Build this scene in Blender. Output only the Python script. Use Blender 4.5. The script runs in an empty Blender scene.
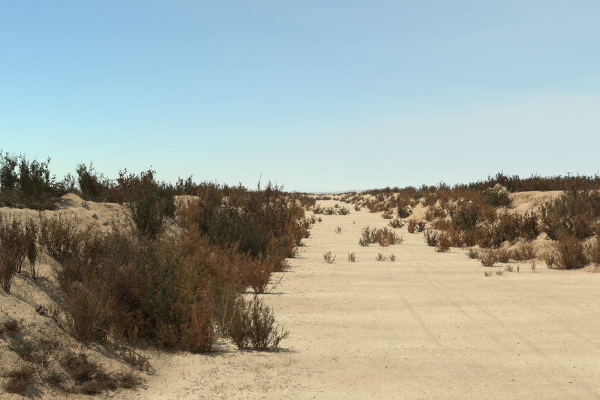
import bpy, math, random
import numpy as np

R = math.radians
SC = bpy.context.scene
COL = SC.collection

# ------------------------------------------------------------------ camera
EYE = 3.5                                   # eye height above the dry channel floor
FPX, VPX, HZY = 833.0, 318.0, 194.0         # lens and horizon as measured in the photograph
cam_d = bpy.data.cameras.new('camera')
cam_d.lens = 50.0; cam_d.sensor_width = 36.0
cam_d.clip_start = 0.1; cam_d.clip_end = 60000
cam = bpy.data.objects.new('camera', cam_d); COL.objects.link(cam)
cam.location = (0, 0, EYE)
cam.rotation_euler = (R(90 - 0.41), 0, R(1.24))
SC.camera = cam

# ------------------------------------------------------------------ sky, sun, exposure
SUN_EL = 61.0
SUN_AZ = -86.0                               # degrees clockwise from +Y: on the left, a little ahead
world = bpy.data.worlds.new('World'); SC.world = world; world.use_nodes = True
wn, wl = world.node_tree.nodes, world.node_tree.links
wn.clear()
w_out = wn.new('ShaderNodeOutputWorld')
w_bg = wn.new('ShaderNodeBackground'); w_bg.inputs['Strength'].default_value = 0.13
sky = wn.new('ShaderNodeTexSky'); sky.sky_type = 'NISHITA'; sky.sun_disc = False
sky.sun_elevation = R(SUN_EL); sky.sun_rotation = R(SUN_AZ)
sky.altitude = 0; sky.air_density = 0.8; sky.dust_density = 0.5; sky.ozone_density = 4.5
# a thin veil of high cloud low over the right of the view, carried on round to the right
tc = wn.new('ShaderNodeTexCoord'); sep = wn.new('ShaderNodeSeparateXYZ')
wl.new(tc.outputs['Generated'], sep.inputs[0])
def wmath(op, a, b=None, clamp=False):
    n = wn.new('ShaderNodeMath'); n.operation = op; n.use_clamp = clamp
    for i, v in enumerate((a, b)):
        if v is None: continue
        if isinstance(v, (int, float)): n.inputs[i].default_value = v
        else: wl.new(v, n.inputs[i])
    return n.outputs[0]
mp = wn.new('ShaderNodeMapping'); mp.inputs['Scale'].default_value = (2.2, 2.2, 14)
mp.inputs['Rotation'].default_value = (0, R(-6), 0)
wl.new(tc.outputs['Generated'], mp.inputs[0])
nz = wn.new('ShaderNodeTexNoise'); nz.inputs['Scale'].default_value = 1.6; nz.inputs['Detail'].default_value = 5
wl.new(mp.outputs[0], nz.inputs['Vector'])
edge = wmath('ADD', wmath('MULTIPLY', sep.outputs[0], 0.14), 0.105)
edge = wmath('ADD', edge, wmath('MULTIPLY', wmath('SUBTRACT', nz.outputs[0], 0.5), 0.10))
below = wmath('MULTIPLY', wmath('SUBTRACT', edge, sep.outputs[2]), 26.0, True)
right = wmath('MULTIPLY', wmath('ADD', sep.outputs[0], 0.33), 1.75, True)
veil = wmath('MULTIPLY', wmath('MULTIPLY', right, wmath('ADD', wmath('MULTIPLY', nz.outputs[0], 0.9), 0.6)), wmath('ADD', wmath('MULTIPLY', below, 0.50), 0.50))
mixc = wn.new('ShaderNodeMix'); mixc.data_type = 'RGBA'
mixc.inputs[7].default_value = (4.0, 5.0, 5.2, 1)
tint = wn.new('ShaderNodeMix'); tint.data_type = 'RGBA'; tint.blend_type = 'MULTIPLY'; tint.inputs[0].default_value = 1
tint.inputs[7].default_value = (0.86, 1.09, 0.97, 1)
wl.new(sky.outputs[0], tint.inputs[6])
wl.new(veil, mixc.inputs[0]); wl.new(tint.outputs[2], mixc.inputs[6])
wl.new(mixc.outputs[2], w_bg.inputs[0]); wl.new(w_bg.outputs[0], w_out.inputs[0])

sun_d = bpy.data.lights.new('sun', 'SUN'); sun_d.energy = 5.0; sun_d.angle = R(0.53)
sun_d.color = (1.0, 0.93, 0.80)
sun = bpy.data.objects.new('sun', sun_d); COL.objects.link(sun)
sun.location = (-40, 10, 60)
sun.rotation_euler = (R(90 - SUN_EL), 0, R(180 - SUN_AZ))

SC.view_settings.view_transform = 'Standard'; SC.view_settings.look = 'None'
SC.view_settings.exposure = 0.12; SC.view_settings.gamma = 1.0
SC.cycles.use_denoising = True
SC.cycles.max_bounces = 6; SC.cycles.diffuse_bounces = 3; SC.cycles.transparent_max_bounces = 6; SC.cycles.volume_bounces = 1

# ------------------------------------------------------------------ helpers
rng = np.random.default_rng(11)
random.seed(5)

def _h(ix, iy, s):
    n = (ix.astype(np.int64) * 374761393 + iy.astype(np.int64) * 668265263 + s * 982451653) & 0x7fffffff
    n = ((n ^ (n >> 13)) * 1274126177) & 0x7fffffff
    return ((n ^ (n >> 16)) & 0xffff) / 65535.0

def vnoise(x, y, s=0):
    x0 = np.floor(x); y0 = np.floor(y); fx = x - x0; fy = y - y0
    fx = fx * fx * fx * (fx * (fx * 6 - 15) + 10); fy = fy * fy * fy * (fy * (fy * 6 - 15) + 10)
    a = _h(x0, y0, s); b = _h(x0 + 1, y0, s); c = _h(x0, y0 + 1, s); d = _h(x0 + 1, y0 + 1, s)
    return (a + (b - a) * fx) * (1 - fy) + (c + (d - c) * fx) * fy - 0.5

def fbm(x, y, s=0, o=4):
    t = 0; a = 1.0
    for k in range(o):
        t = t + a * vnoise(x + 17.3 * k, y - 9.1 * k, s + k); a *= 0.5
        x, y = 1.62 * x + 1.18 * y, -1.18 * x + 1.62 * y
    return t

def sst(a, b, x):
    t = np.clip((x - a) / (b - a), 0, 1); return t * t * (3 - 2 * t)

def left_foot(y):  return -3.05 + 0.5 * vnoise(y / 6.0, y * 0, 31) + 0.5 * sst(60, 160, y) - 0.5 * sst(17, 12, y)
def right_foot(y): return 11.6 - 2.3 * np.exp(-((y - 60) / 15.0) ** 2) + 0.8 * vnoise(y / 7.0, y * 0, 41) - 1.5 * sst(150, 350, y) + 1.2 * sst(42, 34, y)

def terrain(x, y, parts=False):
    x = np.asarray(x, float); y = np.asarray(y, float)
    far = 1 - sst(520, 820, y)
    wob = 0.55 * fbm(x / 3.1, y / 3.1, 3, 3)
    # floor
    f = 0.10 * fbm(x / 5.0, y / 7.0, 7, 3) + 0.035 * fbm(x / 0.9, y / 0.9, 9, 3)
    # left bank
    sl = left_foot(y) - x + wob
    tl = np.clip(sl / (6.0 + 1.4 * sst(24, 17, y)), 0, 1)
    pl = 0.55 * tl + 0.45 * (tl * tl * (3 - 2 * tl)); pl = np.where(sl < 0, 0, pl)
    mid = np.clip(sl / 1.2, 0, 1) * np.clip((7.2 - sl) / 1.5, 0, 1)
    gul = np.abs(fbm(y / 1.7 + 0.35 * x, x / 6.0, 13, 3))
    hl = 3.0 * pl - mid * 0.55 * np.clip(0.34 - gul, 0, 1) + mid * 0.20 * fbm(x / 0.7, y / 0.7, 15, 4) + np.clip(sl / 0.8, 0, 1) * 0.13 * np.abs(fbm(x / 0.36, y / 0.36, 16, 3)) * (0.4 + np.clip(3 * vnoise(x / 1.9, y / 1.9, 17) + 0.5, 0, 1))
    top = np.clip((sl - 5.4) / 1.5, 0, 1)
    hl = hl + top * (0.35 * fbm(x / 4.5, y / 6.0, 19, 3) - 0.05 * np.clip((sl - 10) / 10, 0, 1) * 4)
    # spoil mounds on the left rim
    for mx, my, mr, mh in ((-9.2, 32.2, 1.3, 0.22), (-10.2, 31.6, 1.3, 0.22), (-8.3, 33.5, 1.6, 0.16), (-8.0, 44.0, 2.0, 0.35), (-8.4, 60.0, 2.4, 0.30)):
        hl = hl + mh * np.exp(-(((x - mx) ** 2 + (y - my) ** 2) / mr ** 2)) * (1 + 0.9 * fbm(x / 0.7, y / 0.7, 23, 4))
    # right bank
    sr = x - right_foot(y) + 1.3 * wob
    tr = np.clip(sr / 6.2, 0, 1)
    pr = 0.35 * tr + 0.65 * (tr * tr * (3 - 2 * tr)); pr = np.where(sr < 0, 0, pr)
    midr = np.clip(sr / 1.0, 0, 1) * np.clip((8.0 - sr) / 2.0, 0, 1)
    gr = np.abs(fbm(y / 2.4 - 0.3 * x, x / 5.0, 53, 3))
    hr = 3.05 * pr - midr * 0.7 * np.clip(0.34 - gr, 0, 1) + midr * (0.30 * fbm(x / 2.0, y / 2.0, 55, 3) + 0.16 * np.abs(fbm(x / 0.6, y / 0.6, 56, 3)))
    berm = sst(5.8, 9.0, sr) * (1 - sst(13, 22, sr))
    hr = hr + berm * (0.50 + 0.5 * fbm(x / 7.0, y / 7.0, 59, 3)) + 0.15 * sst(6, 9, sr) * fbm(x / 2, y / 2, 61, 3)
    hr = hr + 0.75 * np.exp(-(((x - 19.6) / 3.0) ** 2 + ((y - 93) / 5.5) ** 2)) * (1 + 0.5 * fbm(x / 0.8, y / 0.8, 63, 3))
    hr = hr - 0.3 * sst(14, 40, sr)
    inl = sl > 0; inr = sr > 0
    ch = np.where(inl, hl, np.where(inr, hr, 0)) + f * np.where(inl | inr, 0.4, 1)
    # the earth ramp the photographer stands on
    ramp = 1.85 * sst(13.0, 1.5, y)
    ch = np.maximum(ch, ramp + 0.15 * ch + 0.04 * fbm(x / 1.1, y / 1.1, 71, 3)) if True else ch
    plain = 2.75 + 0.5 * fbm(x / 60.0, y / 60.0, 77, 3) * (1 - sst(2500, 5000, np.abs(y) + np.abs(x)))
    z = ch * far + plain * (1 - far)
    lat = sst(60, 160, np.abs(x - 5))
    z = z * (1 - lat) + plain * lat
    if parts:
        bank = np.clip(np.maximum(sl, sr) / 0.9 + 0.25, 0, 1) * far + (1 - far)
        return z, np.where(sl > 0.0, 1, np.where(sr > 0.0, 2, 0)), bank
    return z

def H(x, y): return float(terrain(np.array([x]), np.array([y]))[0])

def ground_hit(u, v):
    """world point of the ground seen at photograph pixel (u, v)"""
    dx = (u - VPX) / FPX; dz = -(v - HZY) / FPX
    ys = 4.0 * (900 / 4.0) ** (np.arange(2600) / 2599.0)
    zz = terrain(dx * ys, ys); g = EYE + dz * ys - zz
    k = int(np.argmax(g < 0)) if (g < 0).any() else None
    if k is None: return None
    return float(dx * ys[k]), float(ys[k]), float(zz[k])

def mesh_from(name, verts, faces, mat, smooth=False):
    """faces: an (n, k) integer array"""
    me = bpy.data.meshes.new(name)
    verts = np.asarray(verts, np.float32); faces = np.asarray(faces, np.int32)
    n, k = faces.shape
    me.vertices.add(len(verts)); me.vertices.foreach_set('co', verts.ravel())
    me.loops.add(n * k); me.loops.foreach_set('vertex_index', faces.ravel())
    me.polygons.add(n)
    me.polygons.foreach_set('loop_start', np.arange(0, n * k, k, dtype=np.int32))
    me.polygons.foreach_set('loop_total', np.full(n, k, np.int32))
    me.polygons.foreach_set('use_smooth', np.full(n, smooth))
    me.update(calc_edges=True); me.validate()
    me.materials.append(mat)
    return me

def add(name, me, parent=None):
    o = bpy.data.objects.new(name, me); COL.objects.link(o)
    if parent is not None: o.parent = parent
    return o

def tag(o, label=None, cat=None, group=None, kind=None):
    for k, v in (('label', label), ('category', cat), ('group', group), ('kind', kind)):
        if v: o[k] = v
    return o

# ------------------------------------------------------------------ materials
class NT:
    def __init__(s, name):
        s.m = bpy.data.materials.new(name); s.m.use_nodes = True
        s.t = s.m.node_tree; s.n = s.t.nodes; s.l = s.t.links
        s.b = s.n['Principled BSDF']; s.out = s.n['Material Output']
        s.b.inputs['Roughness'].default_value = 0.95
        s.b.inputs['Specular IOR Level'].default_value = 0.13
    def new(s, t, **kw):
        n = s.n.new(t)
        for k, v in kw.items(): setattr(n, k, v)
        return n
    def noise(s, scale, vec, detail=4, rough=0.6, stretch=None):
        if stretch:
            mp = s.new('ShaderNodeMapping'); mp.inputs['Scale'].default_value = stretch
            s.l.new(vec, mp.inputs[0]); vec = mp.outputs[0]
        n = s.new('ShaderNodeTexNoise'); n.inputs['Scale'].default_value = scale
        n.inputs['Detail'].default_value = detail; n.inputs['Roughness'].default_value = rough
        s.l.new(vec, n.inputs['Vector']); return n.outputs[0]
    def ramp(s, fac, *stops):
        r = s.new('ShaderNodeValToRGB'); e = r.color_ramp.elements
        while len(e) < len(stops): e.new(0.5)
        for q, (p, c) in zip(e, stops):
            q.position = p; q.color = (c, c, c, 1) if isinstance(c, (int, float)) else (*c, 1)
        s.l.new(fac, r.inputs[0]); return r.outputs[0]
    def mix(s, fac, a, b, mode='MIX'):
        n = s.new('ShaderNodeMix', data_type='RGBA', blend_type=mode)
        for i, v in ((0, fac), (6, a), (7, b)):
            if isinstance(v, (int, float)): n.inputs[i].default_value = v
            elif isinstance(v, tuple): n.inputs[i].default_value = (*v, 1)
            else: s.l.new(v, n.inputs[i])
        return n.outputs[2]
    def math(s, op, a, b=None, clamp=False):
        n = s.new('ShaderNodeMath', operation=op, use_clamp=clamp)
        for i, v in enumerate((a, b)):
            if v is None: continue
            if isinstance(v, (int, float)): n.inputs[i].default_value = v
            else: s.l.new(v, n.inputs[i])
        return n.outputs[0]

def ground_material():
    s = NT('desert_sand')
    co = s.new('ShaderNodeTexCoord').outputs['Object']
    at = s.new('ShaderNodeAttribute', attribute_name='bank').outputs['Fac']
    big = s.noise(0.16, co, 4); med = s.noise(1.3, co, 6, 0.65); fine = s.noise(14, co, 6, 0.7)
    grit = s.noise(55, co, 3, 0.7)
    streak = s.noise(0.9, co, 5, 0.65, (1.0, 0.16, 1.0))
    flo = s.mix(s.ramp(big, (0.35, 0.0), (0.7, 1.0)), (0.39, 0.298, 0.185), (0.445, 0.348, 0.226))
    flo = s.mix(s.ramp(streak, (0.46, 0.0), (0.72, 0.6)), flo, (0.35, 0.26, 0.15))
    flo = s.mix(s.ramp(med, (0.52, 0.0), (0.75, 0.55)), flo, (0.34, 0.245, 0.135))
    band = s.noise(1.0, co, 4, 0.6, (0.10, 0.33, 1.0)); tint = s.noise(0.5, co, 3, 0.5)
    flo = s.mix(s.ramp(band, (0.40, 0.0), (0.62, 0.75)), flo, (0.50, 0.415, 0.265))
    flo = s.mix(s.ramp(tint, (0.50, 0.0), (0.70, 0.55)), flo, (0.45, 0.325, 0.205))
    sx = s.new('ShaderNodeSeparateXYZ'); s.l.new(co, sx.inputs[0])
    ruts = None
    fade = s.ramp(s.noise(0.22, co, 3), (0.38, 0.0), (0.58, 1.0))
    for x0, k, amp, fr, ph in ((4.6, 0.010, 0.9, 0.060, 0.4), (3.2, 0.035, 0.6, 0.085, 2.0), (8.2, -0.05, 0.8, 0.05, 1.2)):
        cy = s.math('MULTIPLY', s.math('SINE', s.math('ADD', s.math('MULTIPLY', sx.outputs[1], fr), ph)), amp)
        t = s.math('SUBTRACT', s.math('SUBTRACT', sx.outputs[0], s.math('MULTIPLY', sx.outputs[1], k)), s.math('ADD', cy, x0))
        d = s.math('ABSOLUTE', s.math('SUBTRACT', s.math('ABSOLUTE', t), 0.74))
        r1 = s.math('SUBTRACT', 1.0, s.math('MULTIPLY', d, 6.5), True)
        ruts = r1 if ruts is None else s.math('MAXIMUM', ruts, r1)
    ruts = s.math('MULTIPLY', s.math('MULTIPLY', ruts, fade), s.math('SUBTRACT', 1.0, at, True))
    tread = s.math('ADD', s.math('MULTIPLY', s.math('SINE', s.math('MULTIPLY', sx.outputs[1], 24.0)), 0.3), 0.7)
    ruts = s.math('MULTIPLY', ruts, tread)
    flo = s.mix(s.math('MULTIPLY', ruts, 0.55), flo, (0.34, 0.25, 0.15))
    rake = s.noise(4.0, co, 3, 0.6, (1.0, 0.10, 1.0))
    ban = s.mix(s.ramp(med, (0.32, 0.0), (0.66, 1.0)), (0.31, 0.195, 0.10), (0.50, 0.36, 0.205))
    ban = s.mix(s.ramp(big, (0.4, 0.0), (0.75, 0.7)), ban, (0.48, 0.365, 0.225))
    c = s.mix(at, flo, ban)
    c = s.mix(s.ramp(fine, (0.30, 0.85), (0.47, 0.0)), c, (0.26, 0.165, 0.085))
    c = s.mix(s.ramp(grit, (0.27, 0.8), (0.38, 0.0)), c, (0.16, 0.10, 0.055))
    s.l.new(c, s.b.inputs['Base Color'])
    hgt = s.math('ADD', s.math('MULTIPLY', med, 0.13), s.math('MULTIPLY', fine, 0.045))
    hgt = s.math('ADD', hgt, s.math('ADD', s.math('MULTIPLY', streak, 0.05), s.math('MULTIPLY', rake, 0.018)))
    hgt = s.math('SUBTRACT', hgt, s.math('MULTIPLY', ruts, 0.03))
    hgt = s.math('MULTIPLY', hgt, s.math('ADD', s.math('MULTIPLY', at, 1.1), 0.65))
    bp = s.new('ShaderNodeBump'); bp.inputs['Strength'].default_value = 1.0; bp.inputs['Distance'].default_value = 1.0
    s.l.new(hgt, bp.inputs['Height']); s.l.new(bp.outputs[0], s.b.inputs['Normal'])
    return s.m

def leaf_material(name, a, b, c, trans=0.3):
    """a and b mix in patches, c by plant, and a few leaves dry to straw"""
    s = NT(name)
    oi = s.new('ShaderNodeObjectInfo'); g = s.new('ShaderNodeNewGeometry')
    co = s.new('ShaderNodeTexCoord').outputs['Object']
    n = s.noise(4.0, co, 3); isl = g.outputs['Random Per Island']
    m = s.math('ADD', s.math('MULTIPLY', s.ramp(n, (0.38, 0.0), (0.62, 1.0)), 0.6), s.math('MULTIPLY', isl, 0.4))
    col = s.mix(m, a, b)
    col = s.mix(s.math('MULTIPLY', oi.outputs['Random'], 0.8), col, c)
    i2 = s.math('FRACT', s.math('MULTIPLY', isl, 37.0))
    col = s.mix(s.math('MULTIPLY', s.math('GREATER_THAN', i2, 0.9), 0.45), col, (0.36, 0.25, 0.12))
    v = s.math('ADD', s.math('MULTIPLY', s.math('FRACT', s.math('MULTIPLY', isl, 11.0)), 1.1), 0.45)
    hs = s.new('ShaderNodeHueSaturation'); s.l.new(col, hs.inputs['Color']); s.l.new(v, hs.inputs['Value'])
    s.l.new(hs.outputs[0], s.b.inputs['Base Color']); s.b.inputs['Roughness'].default_value = 0.6
    tr = s.new('ShaderNodeBsdfTranslucent'); s.l.new(hs.outputs[0], tr.inputs[0])
    mx = s.new('ShaderNodeMixShader'); mx.inputs[0].default_value = trans
    s.l.new(s.b.outputs[0], mx.inputs[1]); s.l.new(tr.outputs[0], mx.inputs[2]); s.l.new(mx.outputs[0], s.out.inputs[0])
    return s.m

def plain_material(name, a, b, scale=20.0, bump=0.0):
    s = NT(name)
    co = s.new('ShaderNodeTexCoord').outputs['Object']
    n = s.noise(scale, co, 5)
    s.l.new(s.mix(s.ramp(n, (0.35, 0.0), (0.65, 1.0)), a, b), s.b.inputs['Base Color'])
    if bump:
        bp = s.new('ShaderNodeBump'); bp.inputs['Strength'].default_value = 1; bp.inputs['Distance'].default_value = bump
        s.l.new(n, bp.inputs['Height']); s.l.new(bp.outputs[0], s.b.inputs['Normal'])
    return s.m

M_SAND = ground_material()
M_LEAF = {
    'rust':  leaf_material('rust_leaf',  (0.29, 0.118, 0.043), (0.45, 0.21, 0.073), (0.25, 0.125, 0.045)),
    'brown': leaf_material('brown_leaf', (0.12, 0.058, 0.028), (0.19, 0.095, 0.042), (0.11, 0.065, 0.028)),
    'olive': leaf_material('olive_leaf', (0.19, 0.12, 0.036), (0.30, 0.19, 0.06), (0.25, 0.125, 0.042)),
    'umber': leaf_material('umber_leaf', (0.13, 0.074, 0.025), (0.27, 0.15, 0.048), (0.16, 0.105, 0.034)),
    'dark':  leaf_material('dark_leaf',  (0.040, 0.043, 0.012), (0.085, 0.082, 0.022), (0.065, 0.055, 0.018), 0.15),
    'straw': leaf_material('straw_leaf', (0.36, 0.24, 0.10), (0.27, 0.18, 0.075), (0.22, 0.16, 0.06)),
}
M_STEM = plain_material('dark_twig', (0.11, 0.062, 0.036), (0.18, 0.11, 0.065))
M_PALE = plain_material('bleached_twig', (0.34, 0.25, 0.16), (0.22, 0.155, 0.095))
M_CLOD = plain_material('dry_earth', (0.36, 0.24, 0.135), (0.48, 0.35, 0.21), 6.0, 0.03)
M_DARKCLOD = plain_material('dark_stone', (0.09, 0.06, 0.04), (0.15, 0.10, 0.065), 8.0, 0.03)
M_WOOD = plain_material('weathered_wood', (0.10, 0.075, 0.055), (0.16, 0.12, 0.085), 3.0)
M_ROCK = plain_material('mountain_rock', (0.20, 0.15, 0.11), (0.28, 0.21, 0.15), 0.004)

# ------------------------------------------------------------------ ground
def axis(lo, hi, fine_lo, fine_hi, step, grow):
    a = list(np.arange(fine_lo, fine_hi + 1e-6, step))
    s = step
    while a[-1] < hi: s *= grow; a.append(a[-1] + s)
    s = step; b = []
    v = fine_lo
    while v > lo: s *= grow; v -= s; b.append(v)
    return np.array(b[::-1] + a)

gx = axis(-9000, 9000, -12.0, 22.0, 0.13, 1.09)
gx = np.unique(np.concatenate([gx, gx[(gx > -10.5) & (gx < -2.5)] + 0.065]))
ys = [-30.0, -20, -12, -7, -4, -2, 0, 1.5, 3, 4.2, 5.2, 6.2, 7.2, 8.0]
while ys[-1] < 13000: ys.append(ys[-1] + max(0.085, 0.0068 * ys[-1]) * (1 if ys[-1] < 900 else 6))
gy = np.array(ys)
GX, GY = np.meshgrid(gx, gy)
GZ, REG, BANK = terrain(GX, GY, True)
nx, ny = len(gx), len(gy)
allv = np.stack([GX, GY, GZ], -1).reshape(-1, 3)
idx = np.arange(nx * ny).reshape(ny, nx)
quads = np.stack([idx[:-1, :-1], idx[:-1, 1:], idx[1:, 1:], idx[1:, :-1]], -1).reshape(-1, 4)
qreg = REG[:-1, :-1].reshape(-1)
qc = allv[quads].mean(1)
outer = (qc[:, 1] > 820) | (qc[:, 0] < -30) | (qc[:, 0] > 55)
qreg = np.where(outer, 3, qreg)
# smooth vertex normals of the whole sheet, so the pieces meet without a seam
dzy, dzx = np.gradient(GZ, gy, gx)
NRM = np.stack([-dzx, -dzy, np.ones_like(GZ)], -1).reshape(-1, 3)
NRM /= np.linalg.norm(NRM, axis=1)[:, None]
for code, nm in ((0, 'dry_wash_floor'), (1, 'bank_left'), (2, 'bank_right'), (3, 'desert_plain')):
    q = quads[qreg == code]
    used, inv = np.unique(q, return_inverse=True)
    me = mesh_from(nm, allv[used], inv.reshape(-1, 4), M_SAND, True)
    at = me.attributes.new('bank', 'FLOAT', 'POINT'); at.data.foreach_set('value', BANK.reshape(-1)[used].astype(np.float32))
    me.normals_split_custom_set_from_vertices([tuple(v) for v in NRM[used]])
    tag(add(nm, me), {'dry_wash_floor': 'pale sandy floor of the dry channel', 'bank_left': 'eroded sandy bank on the left',
                      'bank_right': 'sunlit sandy bank on the right', 'desert_plain': 'flat desert beyond the banks'}[nm], kind='structure')

# faint mountains beyond the plain
mx = np.linspace(-5200, 6200, 420); my = np.linspace(0, 1, 22)
MX, MT = np.meshgrid(mx, my)
prof = 30 + 66 * np.exp(-((mx - 720) / 420) ** 2) + 48 * np.exp(-((mx - 1480) / 430) ** 2) + 55 * np.exp(-((mx - 2600) / 700) ** 2) + 50 * np.exp(-((mx + 1500) / 900) ** 2)
prof = prof * (1 + 0.35 * fbm(mx / 300.0, mx * 0, 91, 4))
MZ = 2.0 + 0.55 * prof[None, :] * np.sin(MT * math.pi) ** 0.8 * (1 + 0.5 * fbm(MX / 220.0, MT * 5, 93, 4) * np.sin(MT * math.pi)) - 3 * (np.abs(MT - 0.5) > 0.49)
mv = np.stack([MX, 8600 + MT * 1800, MZ], -1).reshape(-1, 3)
mi = np.arange(MX.size).reshape(MX.shape)
mq = np.stack([mi[:-1, :-1], mi[:-1, 1:], mi[1:, 1:], mi[1:, :-1]], -1).reshape(-1, 4)
tag(add('mountains', mesh_from('mountains', mv, mq, M_ROCK, True)), 'faint low mountains far off on the horizon', kind='structure')

# ------------------------------------------------------------------ shrubs
def unit(v): return v / (np.linalg.norm(v) + 1e-9)

def polyline(p, d, length, nseg, up, wob, r):
    pts = [p]; d = unit(d)
    for _ in range(nseg):
        d = unit(d + np.array([0, 0, up]) + r.normal(0, wob, 3))
        p = p + d * length / nseg; pts.append(p)
    return np.array(pts)

def tubes(lines):
    """three-sided tapering tubes along polylines [(points, r0, r1)]"""
    V = []; F = []; n = 0
    for pts, r0, r1 in lines:
        k = len(pts); t = np.gradient(pts, axis=0); t /= np.linalg.norm(t, axis=1)[:, None] + 1e-9
        a = np.cross(t, np.array([0.31, 0.83, 0.46])); a /= np.linalg.norm(a, axis=1)[:, None] + 1e-9
        b = np.cross(t, a); rad = np.linspace(r0, r1, k)[:, None]
        for q in range(3):
            w = 2 * math.pi * q / 3; V.append(pts + rad * (a * math.cos(w) + b * math.sin(w)))
        for q in range(3):
            q2 = (q + 1) % 3
            i = np.arange(k - 1)
            F.append(np.stack([n + q * k + i, n + q2 * k + i, n + q2 * k + i + 1, n + q * k + i + 1], -1))
        n += 3 * k
    return np.concatenate(V), np.concatenate(F)

def leaves(P, D, ln, wd, r):
    n = len(P)
    d = D + r.normal(0, 0.75, (n, 3)); d /= np.linalg.norm(d, axis=1)[:, None] + 1e-9
    s = np.cross(d, r.normal(0, 1, (n, 3))); s /= np.linalg.norm(s, axis=1)[:, None] + 1e-9
    L = (ln * r.uniform(0.55, 1.35, n))[:, None]; W = (wd * r.uniform(0.6, 1.3, n))[:, None]
    V = np.stack([P, P + d * L * 0.5 + s * W, P + d * L, P + d * L * 0.5 - s * W], 1).reshape(-1, 3)
    return V, np.arange(4 * n).reshape(n, 4)

def gen_shrub(seed, stems=20, tilt=(5, 50), length=(0.7, 1.0), base=0.06, up=0.06, wob=0.10, subs=7, sub_from=0.3,
              sub_len=(0.15, 0.35), sub_spread=0.7, twigs=0, nleaf=5000, leaf=(0.03, 0.008), jitter=0.012, rad=0.010,
              on_stem=0.2, gaps=0.0, low=0.0):
    r = np.random.default_rng(seed)
    lines = []; seg_p = []; seg_d = []
    def feed(pts, w, t0=0.0):
        for i in range(int(t0 * (len(pts) - 1)), len(pts) - 1):
            seg_p.append((pts[i], pts[i + 1], w * np.linalg.norm(pts[i + 1] - pts[i])))
    for i in range(stems):
        az = r.uniform(0, 2 * math.pi); ti = R(r.uniform(*tilt)) if r.random() > 0.2 else R(r.uniform(0, tilt[1]))
        d = np.array([math.cos(az) * math.sin(ti), math.sin(az) * math.sin(ti), math.cos(ti)])
        p0 = np.array([math.cos(az), math.sin(az), 0]) * base * r.uniform(0, 1); p0[2] = -0.05
        L = r.uniform(*length) * (1 - low * (ti / R(90)))
        pts = polyline(p0, d, L, 7, up, wob, r)
        lines.append((pts, rad * r.uniform(0.6, 1.2), rad * 0.22)); feed(pts, on_stem, 0.45)
        dens = 0.25 if r.random() < gaps else r.uniform(0.6, 1.3)
        for _ in range(subs):
            t = r.uniform(sub_from, 0.98); k = min(int(t * 7), 6); f = t * 7 - k
            p = pts[k] * (1 - f) + pts[k + 1] * f; dd = unit(pts[k + 1] - pts[k])
            sp = polyline(p, dd + r.normal(0, sub_spread, 3), r.uniform(*sub_len) * (1.2 - 0.6 * t), 4, up, wob * 1.3, r)
            lines.append((sp, rad * 0.38, rad * 0.12)); feed(sp, dens)
            for _ in range(twigs):
                q = sp[r.integers(1, 4)]
                tp = polyline(q, unit(sp[-1] - sp[0]) + r.normal(0, 0.8, 3), r.uniform(0.05, 0.13), 2, up, wob, r)
                lines.append((tp, rad * 0.18, rad * 0.08)); feed(tp, dens)
    SV, SF = tubes(lines)
    w = np.array([s[2] for s in seg_p]); w /= w.sum()
    A = np.array([s[0] for s in seg_p]); B = np.array([s[1] for s in seg_p])
    if nleaf:
        c = r.choice(len(w), nleaf, p=w); t = r.random(nleaf)[:, None]
        P = A[c] * (1 - t) + B[c] * t + r.normal(0, jitter, (nleaf, 3)); D = B[c] - A[c]
        D /= np.linalg.norm(D, axis=1)[:, None] + 1e-9
        P[:, 2] = np.maximum(P[:, 2], 0.015)
        LV, LF = leaves(P, D, leaf[0], leaf[1], r)
    else: LV, LF, P = None, None, A
    zs = np.percentile(P[:, 2], 98.5); rr = 2 * np.percentile(np.hypot(P[:, 0], P[:, 1]), 93)
    S = np.array([1 / rr, 1 / rr, 1 / zs])
    return SV * S, SF, (LV * S if LV is not None else None), LF

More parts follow.
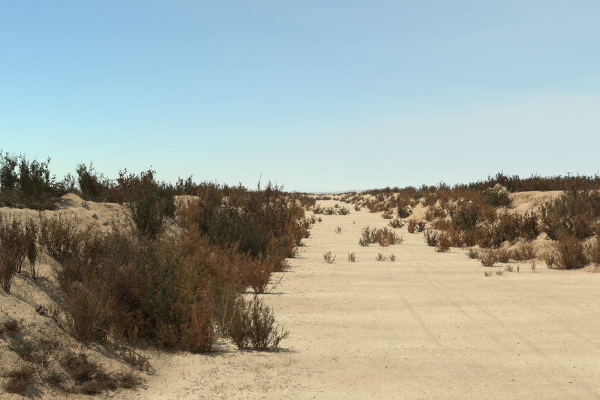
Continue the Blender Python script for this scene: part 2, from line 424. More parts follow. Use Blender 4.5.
KIND = {
    # open vase of stems, leaves towards the tips
    'creosote': dict(stems=24, tilt=(6, 62), subs=11, sub_from=0.14, twigs=3, nleaf=15000, leaf=(0.024, 0.0058), base=0.14, wob=0.13, gaps=0.3, rad=0.011),
    # dense rounded dry bush, leafy almost to the ground
    'mound':    dict(stems=60, tilt=(5, 84), length=(0.6, 1.0), base=0.12, subs=7, sub_from=0.08, sub_len=(0.12, 0.30), twigs=1, nleaf=19000, wob=0.14,
                     leaf=(0.023, 0.0055), rad=0.007, low=0.15, gaps=0.25, up=0.03),
    # heavy clumped crown
    'thicket':  dict(stems=22, tilt=(8, 84), subs=12, sub_from=0.12, base=0.2, sub_len=(0.2, 0.45), sub_spread=0.9, twigs=3, nleaf=24000,
                     leaf=(0.024, 0.0066), jitter=0.022, rad=0.014, gaps=0.2, up=0.02, wob=0.16),
    # many thin upright stems
    'wispy':    dict(stems=46, tilt=(2, 32), length=(0.55, 1.0), base=0.16, subs=5, sub_from=0.3, sub_len=(0.08, 0.22), sub_spread=0.45, nleaf=8500,
                     leaf=(0.026, 0.005), rad=0.007, up=0.08, gaps=0.3, on_stem=0.6),
    # airy small tree-like bush, leaf clumps on bare limbs
    'airy':     dict(stems=9, tilt=(4, 34), length=(0.75, 1.05), subs=9, sub_from=0.32, sub_len=(0.14, 0.34), sub_spread=0.8, twigs=4, nleaf=5600,
                     leaf=(0.028, 0.008), jitter=0.016, rad=0.014, gaps=0.15, wob=0.16, on_stem=0.0),
    'dead':     dict(stems=9, tilt=(8, 52), subs=5, sub_from=0.25, sub_len=(0.18, 0.4), twigs=2, nleaf=0, rad=0.012, wob=0.13),
    'sprig':    dict(stems=15, base=0.2, tilt=(5, 66), subs=4, sub_from=0.25, sub_len=(0.15, 0.3), twigs=0, nleaf=900, leaf=(0.075, 0.018), rad=0.011, on_stem=1.0),
    'f_creosote': dict(stems=24, tilt=(6, 74), base=0.22, subs=8, sub_from=0.1, nleaf=3200, leaf=(0.060, 0.014), gaps=0.3, rad=0.007, on_stem=0.6),
    'f_mound':  dict(stems=30, tilt=(5, 84), length=(0.6, 1.0), base=0.12, subs=5, sub_from=0.15, sub_len=(0.12, 0.28), nleaf=3600,
                     leaf=(0.058, 0.014), rad=0.006, low=0.15, gaps=0.3, up=0.03),
    'f_thicket': dict(stems=12, tilt=(8, 75), subs=9, sub_from=0.25, sub_len=(0.2, 0.45), sub_spread=0.9, twigs=2, nleaf=2800,
                     leaf=(0.066, 0.019), jitter=0.025, rad=0.014, gaps=0.2, up=0.02, wob=0.16),
    'f_wispy':  dict(stems=26, tilt=(2, 34), length=(0.55, 1.0), base=0.18, subs=4, sub_len=(0.08, 0.22), sub_spread=0.45, nleaf=1500,
                     leaf=(0.062, 0.012), rad=0.010, up=0.08, gaps=0.35, on_stem=0.6),
}
NVAR = {'creosote': 5, 'mound': 5, 'thicket': 4, 'wispy': 4, 'airy': 3, 'dead': 3, 'sprig': 4, 'f_creosote': 4, 'f_mound': 5, 'f_thicket': 4, 'f_wispy': 4}
NAME = {'creosote': 'creosote_bush', 'mound': 'dry_bush', 'thicket': 'thorn_thicket', 'wispy': 'brush_clump', 'airy': 'tall_bush',
        'dead': 'bare_twig_bush', 'sprig': 'small_desert_plant'}
_geo = {}
for ki, (k, prm) in enumerate(KIND.items()):
    for v in range(NVAR[k]): _geo[k, v] = gen_shrub(100 * ki + v + 1, **prm)
_mesh = {}
def shrub_mesh(kind, var):
    if (kind, var) not in _mesh:
        SV, SF, LV, LF = _geo[kind, var]
        _mesh[kind, var] = (mesh_from('branches', SV, SF, M_STEM), mesh_from('foliage', LV, LF, M_LEAF['rust']) if LV is not None else None)
    return _mesh[kind, var]
def paint(o, m):
    o.material_slots[0].link = 'OBJECT'; o.material_slots[0].material = m

nshrub = 0; rooted = []
def shrub(x, y, h, w, kind, tone, label, cat='bush', group=None, z=None, lean=(0, 0)):
    """a bush of height h and width w rooted at (x, y)"""
    global nshrub
    nshrub += 1
    name = NAME[kind.replace('f_', '')]
    var = (nshrub * 7 + int(abs(x * 13))) % NVAR[kind]
    st, fo = shrub_mesh(kind, var)
    root = bpy.data.objects.new(name, None); COL.objects.link(root)
    root.empty_display_size = 0.2
    root.location = (x, y, (H(x, y) if z is None else z) - 0.02)
    lean = (lean[0] + 6 * math.sin(nshrub * 2.1), lean[1] + 6 * math.sin(nshrub * 3.3 + 1))
    if y < 75: rooted.append((x, y, w))
    root.rotation_euler = (R(lean[0]), R(lean[1]), (nshrub * 2.399) % 6.283)
    q = 1 + 0.12 * math.sin(nshrub * 1.7)
    root.scale = (w * q, w / q, h)
    paint(add('branches', st, root), M_PALE if tone == 'pale' else M_STEM)
    if fo is not None: paint(add('foliage', fo, root), M_LEAF[tone])
    return tag(root, label, cat, group)

def at(u, v, hp, wp, kind, tone, label, cat='bush', group=None, lean=(0, 0)):
    p = ground_hit(u, v)
    k = p[1] / FPX
    if p[1] > 48 and 'f_' + kind in KIND: kind = 'f_' + kind
    return shrub(p[0], p[1], hp * k, wp * k, kind, tone, label, cat, group, p[2], lean)

# ---- the near left slope
at(81, 344, 68, 48, 'creosote', 'umber', 'brown many-stemmed bush fanning up from the near left slope, long shadow beside it', lean=(0, 4))
at(40, 379, 40, 50, 'dead', 'pale', 'leafless clump of thin bare twigs at the lower left corner')
at(74, 378, 20, 54, 'thicket', 'brown', 'low dark mat of brush on the slope right of the bare twigs')
at(52, 384, 10, 34, 'mound', 'dark', 'small dark brush mat at the foot of the bare twigs')
at(18, 354, 12, 54, 'thicket', 'dark', 'flat dark brush hugging the slope at the left edge of the picture')
for u, v, hp, wp, l in ((6, 334, 12, 40, 'touching the left picture edge above the flat brush'), (32, 364, 9, 38, 'just above the bare twigs'), (18, 378, 10, 34, 'left of the bare twigs'),
                        (64, 366, 9, 32, 'on the upper side of the big dark mat'), (100, 386, 9, 38, 'farthest down the slope'), (10, 395, 12, 40, 'in the bottom left picture corner'),
                        (44, 350, 10, 44, 'between the dark clod and the bare twigs'), (122, 384, 9, 44, 'below the lower end of the fallen branch'), (84, 394, 10, 46, 'at the bottom edge under the big dark mat')):
    at(u, v, hp, wp, 'thicket', 'brown', 'low dark brush scrap, partly for shade, ' + l, group='brush scraps on the near slope')  # dry brush, partly added to stand in for branch shadows on the slope
at(52, 321, 14, 18, 'sprig', 'olive', 'small olive plant on open sand left of the brown fan-shaped bush', 'plant')
at(12, 272, 56, 44, 'wispy', 'brown', 'purplish brown dry brush clump at the left edge below the crest')
at(33, 283, 62, 24, 'airy', 'brown', 'slender single-trunk bush with twiggy top on the upper left slope')
at(2, 290, 40, 30, 'wispy', 'brown', 'dry brush clump cut by the left edge of the picture')
at(58, 262, 46, 52, 'wispy', 'umber', 'dark dry brush clump right of the slender bush on the left slope')
at(86, 270, 40, 44, 'wispy', 'olive', 'olive brown brush clump under the tan mound on the left bank')
at(104, 318, 66, 84, 'thicket', 'brown', 'big dark brown thicket filling the middle of the left slope')
at(132, 300, 58, 78, 'thicket', 'dark', 'dark green thicket above the big brown one on the left slope')
at(152, 336, 74, 88, 'thicket', 'dark', 'largest near-black thicket at the foot of the left slope')
at(178, 346, 52, 62, 'mound', 'umber', 'umber bush right of the largest dark thicket at the slope foot')
at(206, 352, 52, 44, 'creosote', 'rust', 'rusty upright bush at the channel edge left of the bleached twigs')
at(196, 354, 30, 26, 'creosote', 'umber', 'short dark upright bush in front of the umber one at the slope foot')
at(170, 300, 46, 76, 'mound', 'olive', 'olive rounded bush behind the largest dark thicket')
at(146, 245, 66, 50, 'creosote', 'dark', 'tall dark open bush breaking the skyline above the left bank')
at(191, 240, 46, 32, 'wispy', 'rust', 'reddish upright brush right of the tall dark skyline bush')
at(118, 262, 34, 64, 'mound', 'brown', 'brown bush on the slope below the tan bank top')
at(148, 280, 42, 66, 'mound', 'umber', 'rust and olive bush below the tall dark skyline bush')
for u, v, hp, wp, k, t, l in (
        (92, 292, 36, 52, 'mound', 'brown', 'brown rounded bush in the tangle above the brown fan-shaped bush'),
        (66, 290, 30, 40, 'wispy', 'brown', 'brown brush filling between the slender bush and the tangle'),
        (124, 338, 34, 44, 'mound', 'brown', 'brown bush hanging over the weeds by the fallen branch'),
        (140, 322, 50, 60, 'mound', 'rust', 'rust bush in front of the dark green thicket, lower slope'),
        (186, 330, 50, 56, 'mound', 'rust', 'rust bush tucked behind the umber bushes at the slope foot'),
        (164, 350, 24, 36, 'mound', 'umber', 'low umber bush spilling onto the sand at the slope foot'),
        (220, 318, 36, 48, 'mound', 'umber', 'umber bush behind the bleached twigs at the channel edge'),
        (196, 268, 40, 50, 'mound', 'olive', 'olive bush under the dark thicket, middle of left bank'),
        (178, 262, 34, 40, 'mound', 'rust', 'rust bush right of the sand spur on the left bank'),
        (226, 282, 36, 44, 'mound', 'rust', 'rust bush between the dark thickets and the vase-shaped pair'),
        (250, 284, 26, 34, 'mound', 'umber', 'small umber bush just behind the two vase-shaped bushes'),
        (90, 338, 34, 40, 'thicket', 'dark', 'dark bush added to cast shade, close behind the brown fan-shaped bush')):  # last bush is added so its shadow falls down the slope
    at(u, v, hp, wp, k, t, l)
for u, v, hp, wp, l in ((118, 306, 44, 50, 'bleached dead bush showing through the tangle on the left slope'), (62, 300, 26, 34, 'small bleached dead bush left of the tangle on the slope'),
                        (186, 352, 30, 40, 'bleached dead twigs at the slope foot beside the umber bush'), (556, 226, 20, 26, 'bleached dead bush high on the right bank'),
                        (524, 250, 14, 20, 'bleached dead bush above the floor scrub'), (448, 214, 14, 20, 'bleached dead bush left of the dark green one')):
    at(u, v, hp, wp, 'dead', 'pale', l)
# ---- weeds along a fallen branch
for i, (u, v, hp, wp) in enumerate(((104, 350, 24, 10), (114, 355, 22, 9), (123, 361, 24, 8), (131, 366, 22, 8), (139, 371, 20, 8), (147, 375, 16, 7), (118, 340, 26, 14), (133, 350, 24, 12))):
    at(u, v, hp, wp, 'sprig', 'olive', 'thin upright olive weed along the fallen branch, %s' % ('topmost', 'second from the top', 'third from the top', 'fourth from the top', 'second from the bottom', 'lowest', 'upper one behind the branch', 'lower one behind the branch')[i], 'plant', 'weeds along the fallen branch')
a = ground_hit(92, 340); b = ground_hit(152, 376)
A = np.array(a) + (0, 0, 0.22); B = np.array(b) + (0, 0, 0.06)
tt = np.linspace(0, 1, 12)[:, None]
bp_ = A * (1 - tt) + B * tt + np.stack([0.05 * np.sin(tt[:, 0] * 9), 0.04 * np.cos(tt[:, 0] * 7), 0.14 * np.sin(tt[:, 0] * math.pi)], -1)
br = bpy.data.objects.new('fallen_branch', None); COL.objects.link(br)
br.location = tuple(bp_[0]); bp_ = bp_ - bp_[0]
V, F = tubes([(bp_, 0.030, 0.012)]); add('limb', mesh_from('limb', V, F, M_STEM, True), br)
r_ = np.random.default_rng(4); tw = []
for i in range(2, 12):
    for _ in range(4):
        p = bp_[i]; tw.append((polyline(p, np.array([r_.normal(0, .7), r_.normal(0, .7), r_.uniform(-.4, .5)]), r_.uniform(.12, .35), 4, 0, .2, r_), 0.007, 0.002))
V, F = tubes(tw); add('twigs', mesh_from('twigs', V, F, M_STEM), br)
tag(br, 'fallen dead branch lying down the lower left slope among weeds', 'branch')
# ---- channel edge, left
at(260, 351, 52, 40, 'creosote', 'umber', 'umber upright bush at the channel edge, nearest on the sandy floor')
at(243, 349, 44, 30, 'creosote', 'olive', 'olive bush touching the nearest umber bush on the sandy floor')
at(219, 338, 54, 44, 'dead', 'pale', 'bleached leafless twig bush between the rusty bushes at the channel edge')
at(229, 336, 46, 36, 'creosote', 'olive', 'olive leafy bush growing through the bleached twigs')
at(275, 349, 14, 7, 'sprig', 'brown', 'tiny dark sprig right of the nearest umber bush', 'plant')
at(240, 293, 34, 26, 'creosote', 'rust', 'left of two small vase-shaped rusty bushes at the channel edge')
at(260, 294, 36, 30, 'creosote', 'rust', 'right of two small vase-shaped rusty bushes at the channel edge')
at(213, 300, 38, 54, 'mound', 'rust', 'broad rust bush on the slope behind the two vase-shaped bushes')
at(188, 290, 38, 54, 'mound', 'olive', 'olive bush left of the broad rust bush on the lower slope')
at(262, 268, 50, 56, 'thicket', 'dark', 'dark green thicket standing out at the channel edge beyond the vase-shaped bushes')
at(236, 266, 52, 60, 'thicket', 'dark', 'near-black thicket left of the one at the channel edge')
at(214, 252, 44, 54, 'thicket', 'dark', 'dark thicket high on the left bank under the pale sand strip')
at(244, 243, 40, 40, 'thicket', 'brown', 'brown thicket below the pale sand strip on the left rim')
at(276, 272, 24, 24, 'mound', 'rust', 'small rust bush at the foot of the dark channel-edge thicket')
at(288, 258, 30, 24, 'mound', 'rust', 'rust bush marking the channel edge just past the dark thickets')
at(272, 246, 44, 36, 'thicket', 'brown', 'brown thicket behind the rust bush at the channel edge')
at(297, 246, 24, 18, 'mound', 'olive', 'olive bush at the channel edge level with the lone floor tuft')
at(303, 238, 20, 14, 'mound', 'rust', 'narrow rust bush at the far left channel edge')
at(285, 235, 34, 30, 'mound', 'olive', 'olive rounded bush on the left slope toward the far channel')
# ---- small plants out on the sandy floor
at(329, 263, 11, 11, 'sprig', 'olive', 'leftmost of the small tufts in a row across the open floor', 'plant')
at(352, 262, 9, 10, 'sprig', 'olive', 'second small tuft of the row across the open floor', 'plant')
at(381, 261, 8, 12, 'sprig', 'olive', 'third small tuft of the row, twin sprigs on open floor', 'plant')
at(392, 261, 7, 9, 'sprig', 'olive', 'fourth and rightmost small tuft of the row across the floor', 'plant')
at(339, 234, 7, 6, 'sprig', 'dark', 'lone dark tuft mid-channel beyond the row of tufts', 'plant')
at(354, 224, 3, 3, 'sprig', 'brown', 'tiny dark speck of a plant far out mid-channel', 'plant')
for u, v, hp, wp, t, l in ((370, 243, 15, 19, 'olive', 'tallest olive bush of the island cluster in mid-channel'),
                           (382, 246, 10, 17, 'rust', 'front rust bush of the island cluster in mid-channel'),
                           (393, 244, 11, 17, 'rust', 'right-hand rust bush of the island cluster in mid-channel'),
                           (384, 239, 11, 18, 'straw', 'straw bush at the back of the island cluster in mid-channel'),
                           (365, 246, 8, 11, 'olive', 'smallest left-hand tuft of the island cluster in mid-channel')):
    at(u, v, hp, wp, 'creosote', t, l)
for u, v, hp, wp, t, l in ((318, 214, 9, 17, 'rust', 'left rust bush of the low row crossing the far channel'),
                           (331, 215, 8, 13, 'olive', 'middle olive bush of the low row crossing the far channel'),
                           (343, 215, 8, 13, 'olive', 'right olive bush of the low row crossing the far channel'),
                           (337, 208, 4, 4, 'dark', 'small dark bush alone on pale sand far up the channel'),
                           (313, 224, 9, 9, 'rust', 'rust bush at the far left channel edge before the low row'),
                           (306, 229, 10, 10, 'brown', 'brown bush at the left channel edge nearer than the low row'),
                           (320, 222, 5, 5, 'brown', 'small brown bush in front of the low row crossing the channel'),
                           (326, 200, 4, 10, 'brown', 'brown bush closing the far end of the pale channel'),
                           (357, 211, 7, 8, 'rust', 'rust bush at the right edge of the far channel')):
    at(u, v, hp, wp, 'mound', t, l)
# ---- right channel edge
for u, v, hp, wp, k, t, l in (
        (443, 252, 24, 16, 'mound', 'rust', 'rust bush jutting onto the floor at the near corner of the right bank'),
        (431, 246, 16, 14, 'mound', 'brown', 'dark brown bush left of the jutting rust bush, right channel edge'),
        (455, 247, 20, 20, 'mound', 'rust', 'rust bush just right of the jutting one at the bank foot'),
        (468, 246, 16, 16, 'mound', 'olive', 'olive bush in front of the dark green one on the right bank'),
        (483, 247, 20, 22, 'mound', 'rust', 'broad rust bush below and right of the dark green bush'),
        (497, 249, 14, 9, 'mound', 'dark', 'narrow dark bush at the bank foot behind the floor scrub'),
        (471, 232, 24, 18, 'thicket', 'dark', 'dark green bush, darkest on the right bank'),
        (457, 229, 24, 18, 'thicket', 'dark', 'dull green bush left of the dark green one on the right bank'),
        (487, 266, 17, 21, 'creosote', 'rust', 'largest rust bush of the floor scrub before the right bank'),
        (473, 258, 9, 18, 'creosote', 'straw', 'pale straw bush left of the floor scrub before the right bank'),
        (501, 262, 13, 28, 'creosote', 'rust', 'wide low rust bush in the middle of the floor scrub'),
        (516, 260, 11, 19, 'creosote', 'straw', 'straw bush in the right half of the floor scrub'),
        (527, 259, 14, 19, 'creosote', 'rust', 'rust bush ending the floor scrub against the right bank'),
        (533, 272, 15, 6, 'sprig', 'rust', 'thin upright sprig on sand right of the floor scrub'),
        (508, 271, 6, 9, 'sprig', 'rust', 'small sprig in front of the wide low rust bush'),
        (498, 275, 5, 8, 'sprig', 'olive', 'nearest tiny sprig in front of the floor scrub'),
        (487, 276, 5, 8, 'sprig', 'olive', 'tiny sprig below the largest rust bush of the floor scrub'),
        (517, 272, 7, 4, 'sprig', 'olive', 'thin tiny sprig left of the upright sprig on sand'),
        (549, 268, 16, 8, 'wispy', 'rust', 'thin sprigs left of the big round bush at the bank foot'),
        (567, 268, 38, 32, 'mound', 'rust', 'big round rust bush with dark base at the right bank foot'),
        (578, 262, 22, 18, 'mound', 'brown', 'brown bush leaning against the big round rust bush'),
        (597, 262, 40, 26, 'mound', 'rust', 'rust bush cut by the right edge of the picture, bank foot'),
        (583, 236, 26, 26, 'mound', 'rust', 'rust bush above the big round one on the right bank'),
        (530, 236, 24, 18, 'mound', 'brown', 'dark brown bush with black shaded side mid-slope, right bank'),
        (545, 224, 22, 20, 'mound', 'rust', 'rust bush up-slope of the sunlit sand spur on the right bank'),
        (512, 236, 22, 22, 'mound', 'rust', 'rust bush left of the dark brown one mid-slope, right bank'),
        (563, 222, 26, 14, 'wispy', 'straw', 'pale straw brush clump on the upper right bank'),
        (574, 222, 28, 16, 'wispy', 'olive', 'olive brush clump right of the pale straw one, right bank'),
        (592, 216, 26, 30, 'mound', 'brown', 'large brown bush hiding the rim at the right picture edge'),
        (410, 233, 14, 10, 'mound', 'rust', 'upright rust bush at the right channel edge past the jutting bush'),
        (420, 232, 12, 9, 'mound', 'brown', 'brown bush right of the upright rust one at the channel edge'),
        (396, 228, 10, 16, 'mound', 'olive', 'wide olive bush at the right channel edge beyond the island cluster'),
        (402, 218, 12, 16, 'thicket', 'dark', 'dark purplish bush on the far right bank'),
        (387, 219, 8, 12, 'mound', 'rust', 'rust bush below the dark purplish one on the far right bank'),
        (374, 213, 8, 10, 'mound', 'rust', 'rust bush well up the channel at the right bank foot')):
    at(u, v, hp, wp, k, t, l, 'plant' if k == 'sprig' else 'bush')

# ---- tall airy bushes on the left skyline
for u, d, top, wp, k, t, l in (
        (7, 29, 156, 26, 'airy', 'dark', 'tallest airy dark bush on the left skyline, at the picture edge'),
        (27, 29, 159, 18, 'airy', 'dark', 'second tall airy bush on the left skyline, narrow'),
        (39, 30, 168, 22, 'airy', 'dark', 'third airy bush on the left skyline, slightly shorter'),
        (54, 31, 183, 34, 'airy', 'dark', 'low airy bush right of the tall ones on the left skyline'),
        (83, 33, 165, 24, 'airy', 'dark', 'airy dark bush with a spike top behind the tan mound'),
        (97, 34, 173, 28, 'airy', 'dark', 'rounded airy bush right of the spike-topped one, left skyline'),
        (112, 36, 186, 34, 'thicket', 'brown', 'brown thicket under the skyline right of the airy bushes'),
        (138, 34, 180, 30, 'airy', 'dark', 'airy bush behind the tall dark skyline bush'),
        (8, 28, 191, 70, 'thicket', 'dark', 'black thicket on the crest at the left picture edge'),
        (34, 30, 192, 66, 'thicket', 'dark', 'black thicket on the crest under the narrow airy bush'),
        (60, 33, 194, 56, 'thicket', 'dark', 'black thicket on the crest left of the tan mound'),
        (90, 36, 191, 60, 'thicket', 'dark', 'dark thicket directly behind the tan mound'),
        (170, 42, 187, 34, 'thicket', 'dark', 'dark thicket on the skyline behind the sand spur'),
        (207, 50, 186, 34, 'thicket', 'brown', 'rounded brown thicket on the skyline above the pale sand strip'),
        (262, 60, 187, 34, 'thicket', 'brown', 'rounded brown thicket highest on the middle left skyline')):
    x = (u - VPX) / FPX * d; z = H(x, d); h = EYE - (top - HZY) / FPX * d - z
    shrub(x, d, h, wp * d / FPX, k, t, l, z=z)

# ---- scrub too alike to tell apart
def proj(x, y, z): return VPX + FPX * x / y, HZY - FPX * (z - EYE) / y
placed = []
def far_enough(x, y, m):
    for a_, b_ in placed:
        if (a_ - x) ** 2 + (b_ - y) ** 2 < m * m: return False
    placed.append((x, y)); return True
def pick(*opts):
    return opts[int(rng.integers(len(opts)))]

def SIZE(h): return 'small ' if h < 0.95 else 'large ' if h > 1.2 else ''
TONE = {'rust': 'rust', 'umber': 'umber', 'brown': 'dark brown', 'olive': 'olive', 'dark': 'dark green', 'straw': 'straw'}
FORM = {'mound': 'rounded bush', 'thicket': 'dense thicket', 'wispy': 'upright brush', 'creosote': 'open-branched bush'}
def reach(y):                                          # landmarks along the channel, near to far
    return ('nearest stretch' if y < 44 else 'opposite the floor scrub' if y < 62 else
            'by the island cluster' if y < 95 else 'by the far low row' if y < 160 else 'far channel end')
n = 0                                                  # left crest and plateau
while n < 85:
    y = 30 * (230 / 30.0) ** rng.random(); x = left_foot(np.array(y)) - 6.0 - 14 * rng.random() ** 1.3
    x = float(x)
    u, v = proj(x, y, H(x, y))
    if u < -15 or (50 < u < 128 and y < 42) or not far_enough(x, y, 1.25): continue
    h = rng.uniform(0.8, 1.5) * (1.0 + 0.1 * (y > 80)); n += 1
    k = pick('thicket', 'thicket', 'mound', 'wispy'); t = pick('dark', 'brown', 'brown')
    shrub(x, y, h, h * rng.uniform(1.1, 1.8), 'f_' + k, t,
          '%s %s in the left skyline belt, %s' % (SIZE(h) + TONE[t], FORM[k], reach(y)), group='scrub belt on the left plateau')
n = 0                                                  # left slope, farther on
while n < 75:
    y = 24 * (260 / 24.0) ** rng.random(); x = float(left_foot(np.array(y)) + 0.9 - 7.0 * rng.random())
    u, v = proj(x, y, H(x, y))
    if u < 140 or (160 < u < 200 and v < 250) or not far_enough(x, y, 1.15): continue
    h = rng.uniform(0.7, 1.4); n += 1
    k = pick('mound', 'mound', 'thicket', 'creosote'); t = pick('rust', 'umber', 'olive', 'olive', 'dark', 'umber')
    if x > left_foot(np.array(y)) - 1.2: k, t = pick('mound', 'creosote'), pick('rust', 'rust', 'olive')
    shrub(x, y, h, h * rng.uniform(1.0, 1.6), ('f_' if y > 48 else '') + k, t,
          '%s %s crowding the left bank, %s' % (SIZE(h) + TONE[t], FORM[k], reach(y)), group='bushes crowding the left bank')
n = 0                                                  # right slope
while n < 172:
    y = 40 * (230 / 40.0) ** rng.random() ** 1.25; s = rng.uniform(0.3, 7.0); x = float(right_foot(np.array(y)) + s)
    u, v = proj(x, y, H(x, y))
    if u > 615 or (s < 1.2 and y < 75) or (530 < u < 557 and v > 234) or (425 > u > 405 and 208 < v < 230) or (488 < u < 566 and s > 5.2) or not far_enough(x, y, 1.0): continue
    h = rng.uniform(0.7, 1.35); n += 1
    k = pick('mound', 'mound', 'mound', 'wispy', 'creosote'); t = pick('rust', 'umber', 'rust', 'olive', 'rust', 'brown', 'dark', 'olive')
    shrub(x, y, h, h * rng.uniform(1.1, 1.7), 'f_' + k, t,
          '%s %s %s the right bank, %s' % (SIZE(h) + TONE[t], FORM[k], 'low on' if s < 2.5 else 'midway up' if s < 4.8 else 'topping', reach(y)),
          group='bushes dotted over the right bank')
n = 0                                                  # hedge along the right berm
while n < 150:
    if n < 90:
        x = rng.uniform(19.3, 23.5); y = FPX * x / (rng.uniform(478, 612) - VPX)
    else:
        y = 90 * (330 / 90.0) ** rng.random(); x = float(right_foot(np.array(y)) + rng.uniform(8.6, 13.5))
    u, v = proj(x, y, H(x, y))
    if u > 620 or not far_enough(x, y, 0.8): continue
    h = rng.uniform(1.2, 1.9); n += 1
    h = max(0.5, min(h, EYE + (19 + rng.uniform(-3, 3) - 4 * (u > 515)) / FPX * y - H(x, y)))
    k = pick('wispy', 'wispy', 'thicket', 'mound'); t = pick('brown', 'brown', 'dark')
    shrub(x, y, h, h * rng.uniform(1.0, 1.5), 'f_' + k, t,
          '%s %s in the right hedge, %s' % (SIZE(h) + TONE[t], FORM[k], 'near the picture edge' if u > 575 else 'below the utility pole' if u > 530 else
          'by the tan lump' if u > 475 else 'past the tan lump' if u > 420 else 'toward its far end'), group='hedge along the right berm')

# alike bushes of one stretch are told apart by their distance
ORD = ['nearest', 'second-nearest', 'third-nearest', 'fourth-nearest', 'fifth-nearest', 'sixth-nearest', 'seventh-nearest', 'eighth-nearest', 'ninth-nearest', 'tenth-nearest', 'eleventh-nearest', 'twelfth-nearest', 'thirteenth-nearest', 'fourteenth-nearest', 'fifteenth-nearest', 'sixteenth-nearest']
alike = {}
for o in COL.objects:
    if o.get('group') in ('scrub belt on the left plateau', 'bushes crowding the left bank', 'bushes dotted over the right bank', 'hedge along the right berm'):
        alike.setdefault(o['label'], []).append(o)
for l, os_ in alike.items():
    if len(os_) < 2: continue
    os_.sort(key=lambda o: o.location.y)
    for i, o in enumerate(os_):
        w = 'farthest' if i == len(os_) - 1 else ORD[i] if i < len(ORD) else None
        if w: o['label'] = w + ' ' + l

# ---- distant scrub that reads as one mass
def mass(name, label, pts, kinds, mat):
    VV = []; FF = []; c = 0; gz = terrain(np.array([q[0] for q in pts]), np.array([q[1] for q in pts]))
    for i, (x, y, h, w) in enumerate(pts):
        SV, SF, LV, LF = _geo[kinds[i % len(kinds)], i % 4]
        m = len(LV) // 4; keep = np.arange(0, m, 7)
        V = LV.reshape(m, 4, 3)[keep]
        ce = V.mean(1, keepdims=True); V = ce + (V - ce) * 2.2
        a_ = i * 2.4; ca, sa = math.cos(a_), math.sin(a_)
        V = V.reshape(-1, 3); V = np.stack([(V[:, 0] * ca - V[:, 1] * sa) * w + x, (V[:, 0] * sa + V[:, 1] * ca) * w + y, V[:, 2] * h + gz[i]], -1)
        VV.append(V); FF.append(np.arange(len(V)).reshape(-1, 4) + c); c += len(V)
    o = add(name, mesh_from(name, np.concatenate(VV), np.concatenate(FF), mat))
    return tag(o, label, kind='stuff')
pl_ = []; pr_ = []; pe_ = []
for i in range(420):
    y = 150 * (2200 / 150.0) ** rng.random(); x = -7.5 - (25 + 0.40 * y) * rng.random() ** 1.4
    h = rng.uniform(0.9, 1.8); pl_.append((x, y, h, h * rng.uniform(1.2, 2)))
    y = 150 * (2200 / 150.0) ** rng.random(); x = 20 + (25 + 0.40 * y) * rng.random() ** 1.4
    h = rng.uniform(0.9, 1.7); pr_.append((x, y, h, h * rng.uniform(1.2, 2)))
for i in range(420):
    y = 230 * (2300 / 230.0) ** rng.random(); side = i % 2
    x = float(left_foot(np.array(y)) + 1 - 5 * rng.random()) if side else float(right_foot(np.array(y)) + 8 * rng.random())
    if y > 430: x = rng.uniform(-0.02 * y, 0.045 * y)
    h = rng.uniform(0.7, 1.5); pe_.append((x, y, h, h * rng.uniform(1.2, 2)))
mass('distant_scrub', 'far scrub covering the desert beyond the left bank', pl_, ['f_thicket', 'f_mound'], M_LEAF['brown'])
mass('distant_scrub', 'far scrub covering the desert beyond the right bank', pr_, ['f_thicket', 'f_mound'], M_LEAF['brown'])
mass('distant_scrub', 'far scrub closing in on the channel at its distant end', pe_, ['f_mound', 'f_thicket'], M_LEAF['brown'])

# ------------------------------------------------------------------ earth clods and stones
def clod_mesh(seed, mat):
    r = np.random.default_rng(seed)
    import bmesh
    bm = bmesh.new(); bmesh.ops.create_icosphere(bm, subdivisions=3, radius=0.5)
    for v in bm.verts:
        c = np.array(v.co); k = 1 + 0.9 * float(fbm(np.array([c[0] * 2 + seed]), np.array([c[1] * 2 + c[2] * 3.1]), seed, 4)[0])
        v.co = v.co * k
        v.co.z *= 0.7
    me = bpy.data.meshes.new('earth_clod'); bm.to_mesh(me); bm.free(); me.materials.append(mat); return me
CL = [clod_mesh(i, M_CLOD) for i in range(5)]; DC = clod_mesh(9, M_DARKCLOD)
def clod(u, v, size, label, me, group=None, name='earth_clod'):
    p = ground_hit(u, v); o = add(name, me); s = size * p[1] / FPX
    o.location = (p[0], p[1], p[2] + 0.15 * s); o.scale = (s * 1.2, s, s); o.rotation_euler = (0.2 * u, 0.1 * v, u)
    return tag(o, label, 'clod', group)
clod(37, 313, 10, 'dark clod alone on the open sand of the left slope', DC, name='dark_clod')
clod(82, 206, 5, 'tan lump of earth topping the mound on the left crest', CL[0])
clod(93, 216, 4, 'small tan clod on the flat sand strip of the left crest', CL[1])
clod(104, 226, 5, 'tan block broken off below the left sand strip', CL[2])
clod(113, 231, 4, 'second tan block below the left sand strip', CL[3])
clod(497, 190, 6, 'tan earth lump on the berm under the right hedge', CL[4])
for i in range(26):
    u = rng.uniform(4, 150); v = 300 + (u / 150) * 60 + rng.uniform(0, 40)
    clod(min(u, 150), min(v, 396), rng.uniform(2, 4.5), 'small tan clod strewn on the near left slope', CL[i % 5], 'clods strewn on the near left slope')

# litter too small and too many to count
def scatter_blades(name, label, pts, ln, wd, mat, lie=False, seed=3):
    r = np.random.default_rng(seed); n = len(pts); P = np.array(pts)
    P = np.stack([P[:, 0], P[:, 1], terrain(P[:, 0], P[:, 1]) + (0.012 if lie else -0.01)], -1)
    D = np.stack([r.normal(0, 1, n), r.normal(0, 1, n), r.normal(0, 0.06, n) if lie else r.uniform(0.6, 2.4, n)], -1)
    D /= np.linalg.norm(D, axis=1)[:, None]
    S = np.cross(D, r.normal(0, 1, (n, 3))); S /= np.linalg.norm(S, axis=1)[:, None]
    L = (ln * r.uniform(0.4, 1.5, n))[:, None]; W = wd * r.uniform(0.6, 1.4, (n, 1))
    V = np.stack([P - S * W, P + S * W, P + D * L + S * W * 0.3, P + D * L - S * W * 0.3], 1).reshape(-1, 3)
    return tag(add(name, mesh_from(name, V, np.arange(4 * n).reshape(n, 4), mat)), label, kind='stuff')
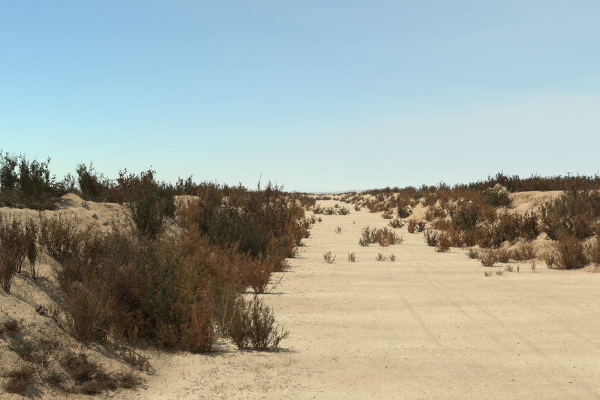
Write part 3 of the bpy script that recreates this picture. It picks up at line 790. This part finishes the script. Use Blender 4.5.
def clumps(n, per, fx, fy, spread, r):
    out = []
    for _ in range(n):
        y = fy(r); x = fx(r, y)
        for _ in range(int(per * r.uniform(0.4, 1.6))): out.append((x + r.normal(0, spread), y + r.normal(0, spread)))
    return out
r2 = np.random.default_rng(21)
scatter_blades('dry_grass', 'sparse dry grass on the sand in the foreground',
               clumps(150, 22, lambda r, y: r.uniform(-4.4, -0.4) if r.random() < 0.97 else r.uniform(-3, 0), lambda r: r.uniform(10, 19), 0.09, r2), 0.11, 0.003, M_LEAF['straw'])
scatter_blades('dry_litter', 'brown twig litter strewn along the left side of the floor',
               clumps(480, 9, lambda r, y: -2.4 + abs(r.normal(0, 1.7)), lambda r: 13 * (120 / 13.0) ** r.random(), 0.2, r2), 0.09, 0.004, M_STEM, True)
scatter_blades('slope_litter', 'dry twigs and grass littering the near left slope, thickened for shade',
               clumps(460, 26, lambda r, y: left_foot(np.array(y)) - r.uniform(0.1, 5.2), lambda r: 9 + 21 * r.random() ** 1.5, 0.13, r2), 0.15, 0.005, M_STEM)  # real litter, with extra dark blades added to deepen the slope's shade
scatter_blades('bank_litter', 'dry grass and twigs littering the right bank',
               clumps(700, 34, lambda r, y: right_foot(np.array(y)) + r.uniform(-0.6, 7.5), lambda r: r.uniform(36, 110), 0.22, r2), 0.24, 0.008, M_LEAF['rust'])
fl = []
for x_, y_, w_ in rooted:
    for _ in range(int(np.clip(150 * w_ * min(1, 25 / y_), 12, 160))):
        q = abs(r2.normal(0, 0.55)) * w_; a_ = r2.uniform(0, 6.283); fl.append((x_ + q * math.cos(a_) + 0.15 * w_, y_ + q * math.sin(a_)))
scatter_blades('leaf_litter', 'fallen leaves and twig bits lying under the bushes', fl, 0.05, 0.009, M_LEAF['umber'], True)
# pebbles on the floor
pp = []; 
base_v = np.array([(1, 0, 0), (-.5, .87, 0), (-.5, -.87, 0), (0, 0, .8), (0, 0, -.4)], float)
base_f = np.array([(0, 1, 3), (1, 2, 3), (2, 0, 3), (1, 0, 4), (2, 1, 4), (0, 2, 4)])
PV = []; PF = []
for i in range(2200):
    y = 9 * (70 / 9.0) ** r2.random(); x = r2.uniform(-4, 13)
    s = 0.006 * (1 + 4.0 * r2.random() ** 5)
    a_ = r2.uniform(0, 6.28); q = base_v * s * r2.uniform(0.7, 1.3, (5, 3))
    q = np.stack([q[:, 0] * math.cos(a_) - q[:, 1] * math.sin(a_) + x, q[:, 0] * math.sin(a_) + q[:, 1] * math.cos(a_) + y, q[:, 2]], -1)
    PV.append(q); pp.append((x, y)); PF.append(base_f + 5 * i)
pp = np.array(pp); PV = np.stack(PV); PV[:, :, 2] += terrain(pp[:, 0], pp[:, 1])[:, None]
tag(add('pebbles', mesh_from('pebbles', PV.reshape(-1, 3), np.concatenate(PF), M_DARKCLOD)), 'dark pebbles sprinkled over the sandy floor', kind='stuff')

# ------------------------------------------------------------------ utility pole far behind the right hedge
def box(w, d, h, cx=0, cy=0, cz=0):
    v = np.array([(sx * w / 2 + cx, sy * d / 2 + cy, sz * h / 2 + cz) for sx in (-1, 1) for sy in (-1, 1) for sz in (-1, 1)])
    return v, np.array([(0, 1, 3, 2), (4, 6, 7, 5), (0, 4, 5, 1), (2, 3, 7, 6), (0, 2, 6, 4), (1, 5, 7, 3)])
def cyl(r0, r1, z0, z1, n=10, cx=0, cy=0):
    a_ = np.arange(n) * 2 * math.pi / n; c, s = np.cos(a_), np.sin(a_)
    v = np.concatenate([np.stack([c * r0 + cx, s * r0 + cy, c * 0 + z0], -1), np.stack([c * r1 + cx, s * r1 + cy, c * 0 + z1], -1)])
    i = np.arange(n); j = (i + 1) % n
    return v, np.stack([i, j, n + j, n + i], -1)
PD = 300.0; PX = (567 - VPX) / FPX * PD; PZ = H(PX, PD); PT = EYE + 22.0 / FPX * PD - PZ
pole = bpy.data.objects.new('utility_pole', None); COL.objects.link(pole); pole.location = (PX, PD, PZ)
pole.rotation_euler = (0, 0, R(8))
add('pole', mesh_from('pole', *cyl(0.17, 0.12, -0.3, PT), M_WOOD, True), pole)
arm = add('crossarm', mesh_from('crossarm', *box(2.6, 0.14, 0.16, 0, -0.16, PT - 0.45), M_WOOD), pole)
for k in (-1.15, -0.4, 0.4, 1.15):
    add('insulator', mesh_from('insulator', *cyl(0.07, 0.05, PT - 0.37, PT - 0.15, 8, k, -0.16), M_DARKCLOD), arm)
tag(pole, 'distant wooden utility pole with crossarm above the right hedge', 'utility pole')

# ------------------------------------------------------------------ desert air
hz = bpy.data.materials.new('desert_haze'); hz.use_nodes = True; hz.node_tree.nodes.clear()
ho = hz.node_tree.nodes.new('ShaderNodeOutputMaterial'); hv = hz.node_tree.nodes.new('ShaderNodeVolumePrincipled')
hv.inputs['Color'].default_value = (0.87, 0.97, 0.985, 1); hv.inputs['Density'].default_value = 0.00009; hv.inputs['Anisotropy'].default_value = 0.0
hz.node_tree.links.new(hv.outputs[0], ho.inputs['Volume'])
hb = add('haze', mesh_from('haze', *box(24000, 15000, 141, 0, 7300, 69.5), hz))
tag(hb, 'pale desert haze', kind='stuff')
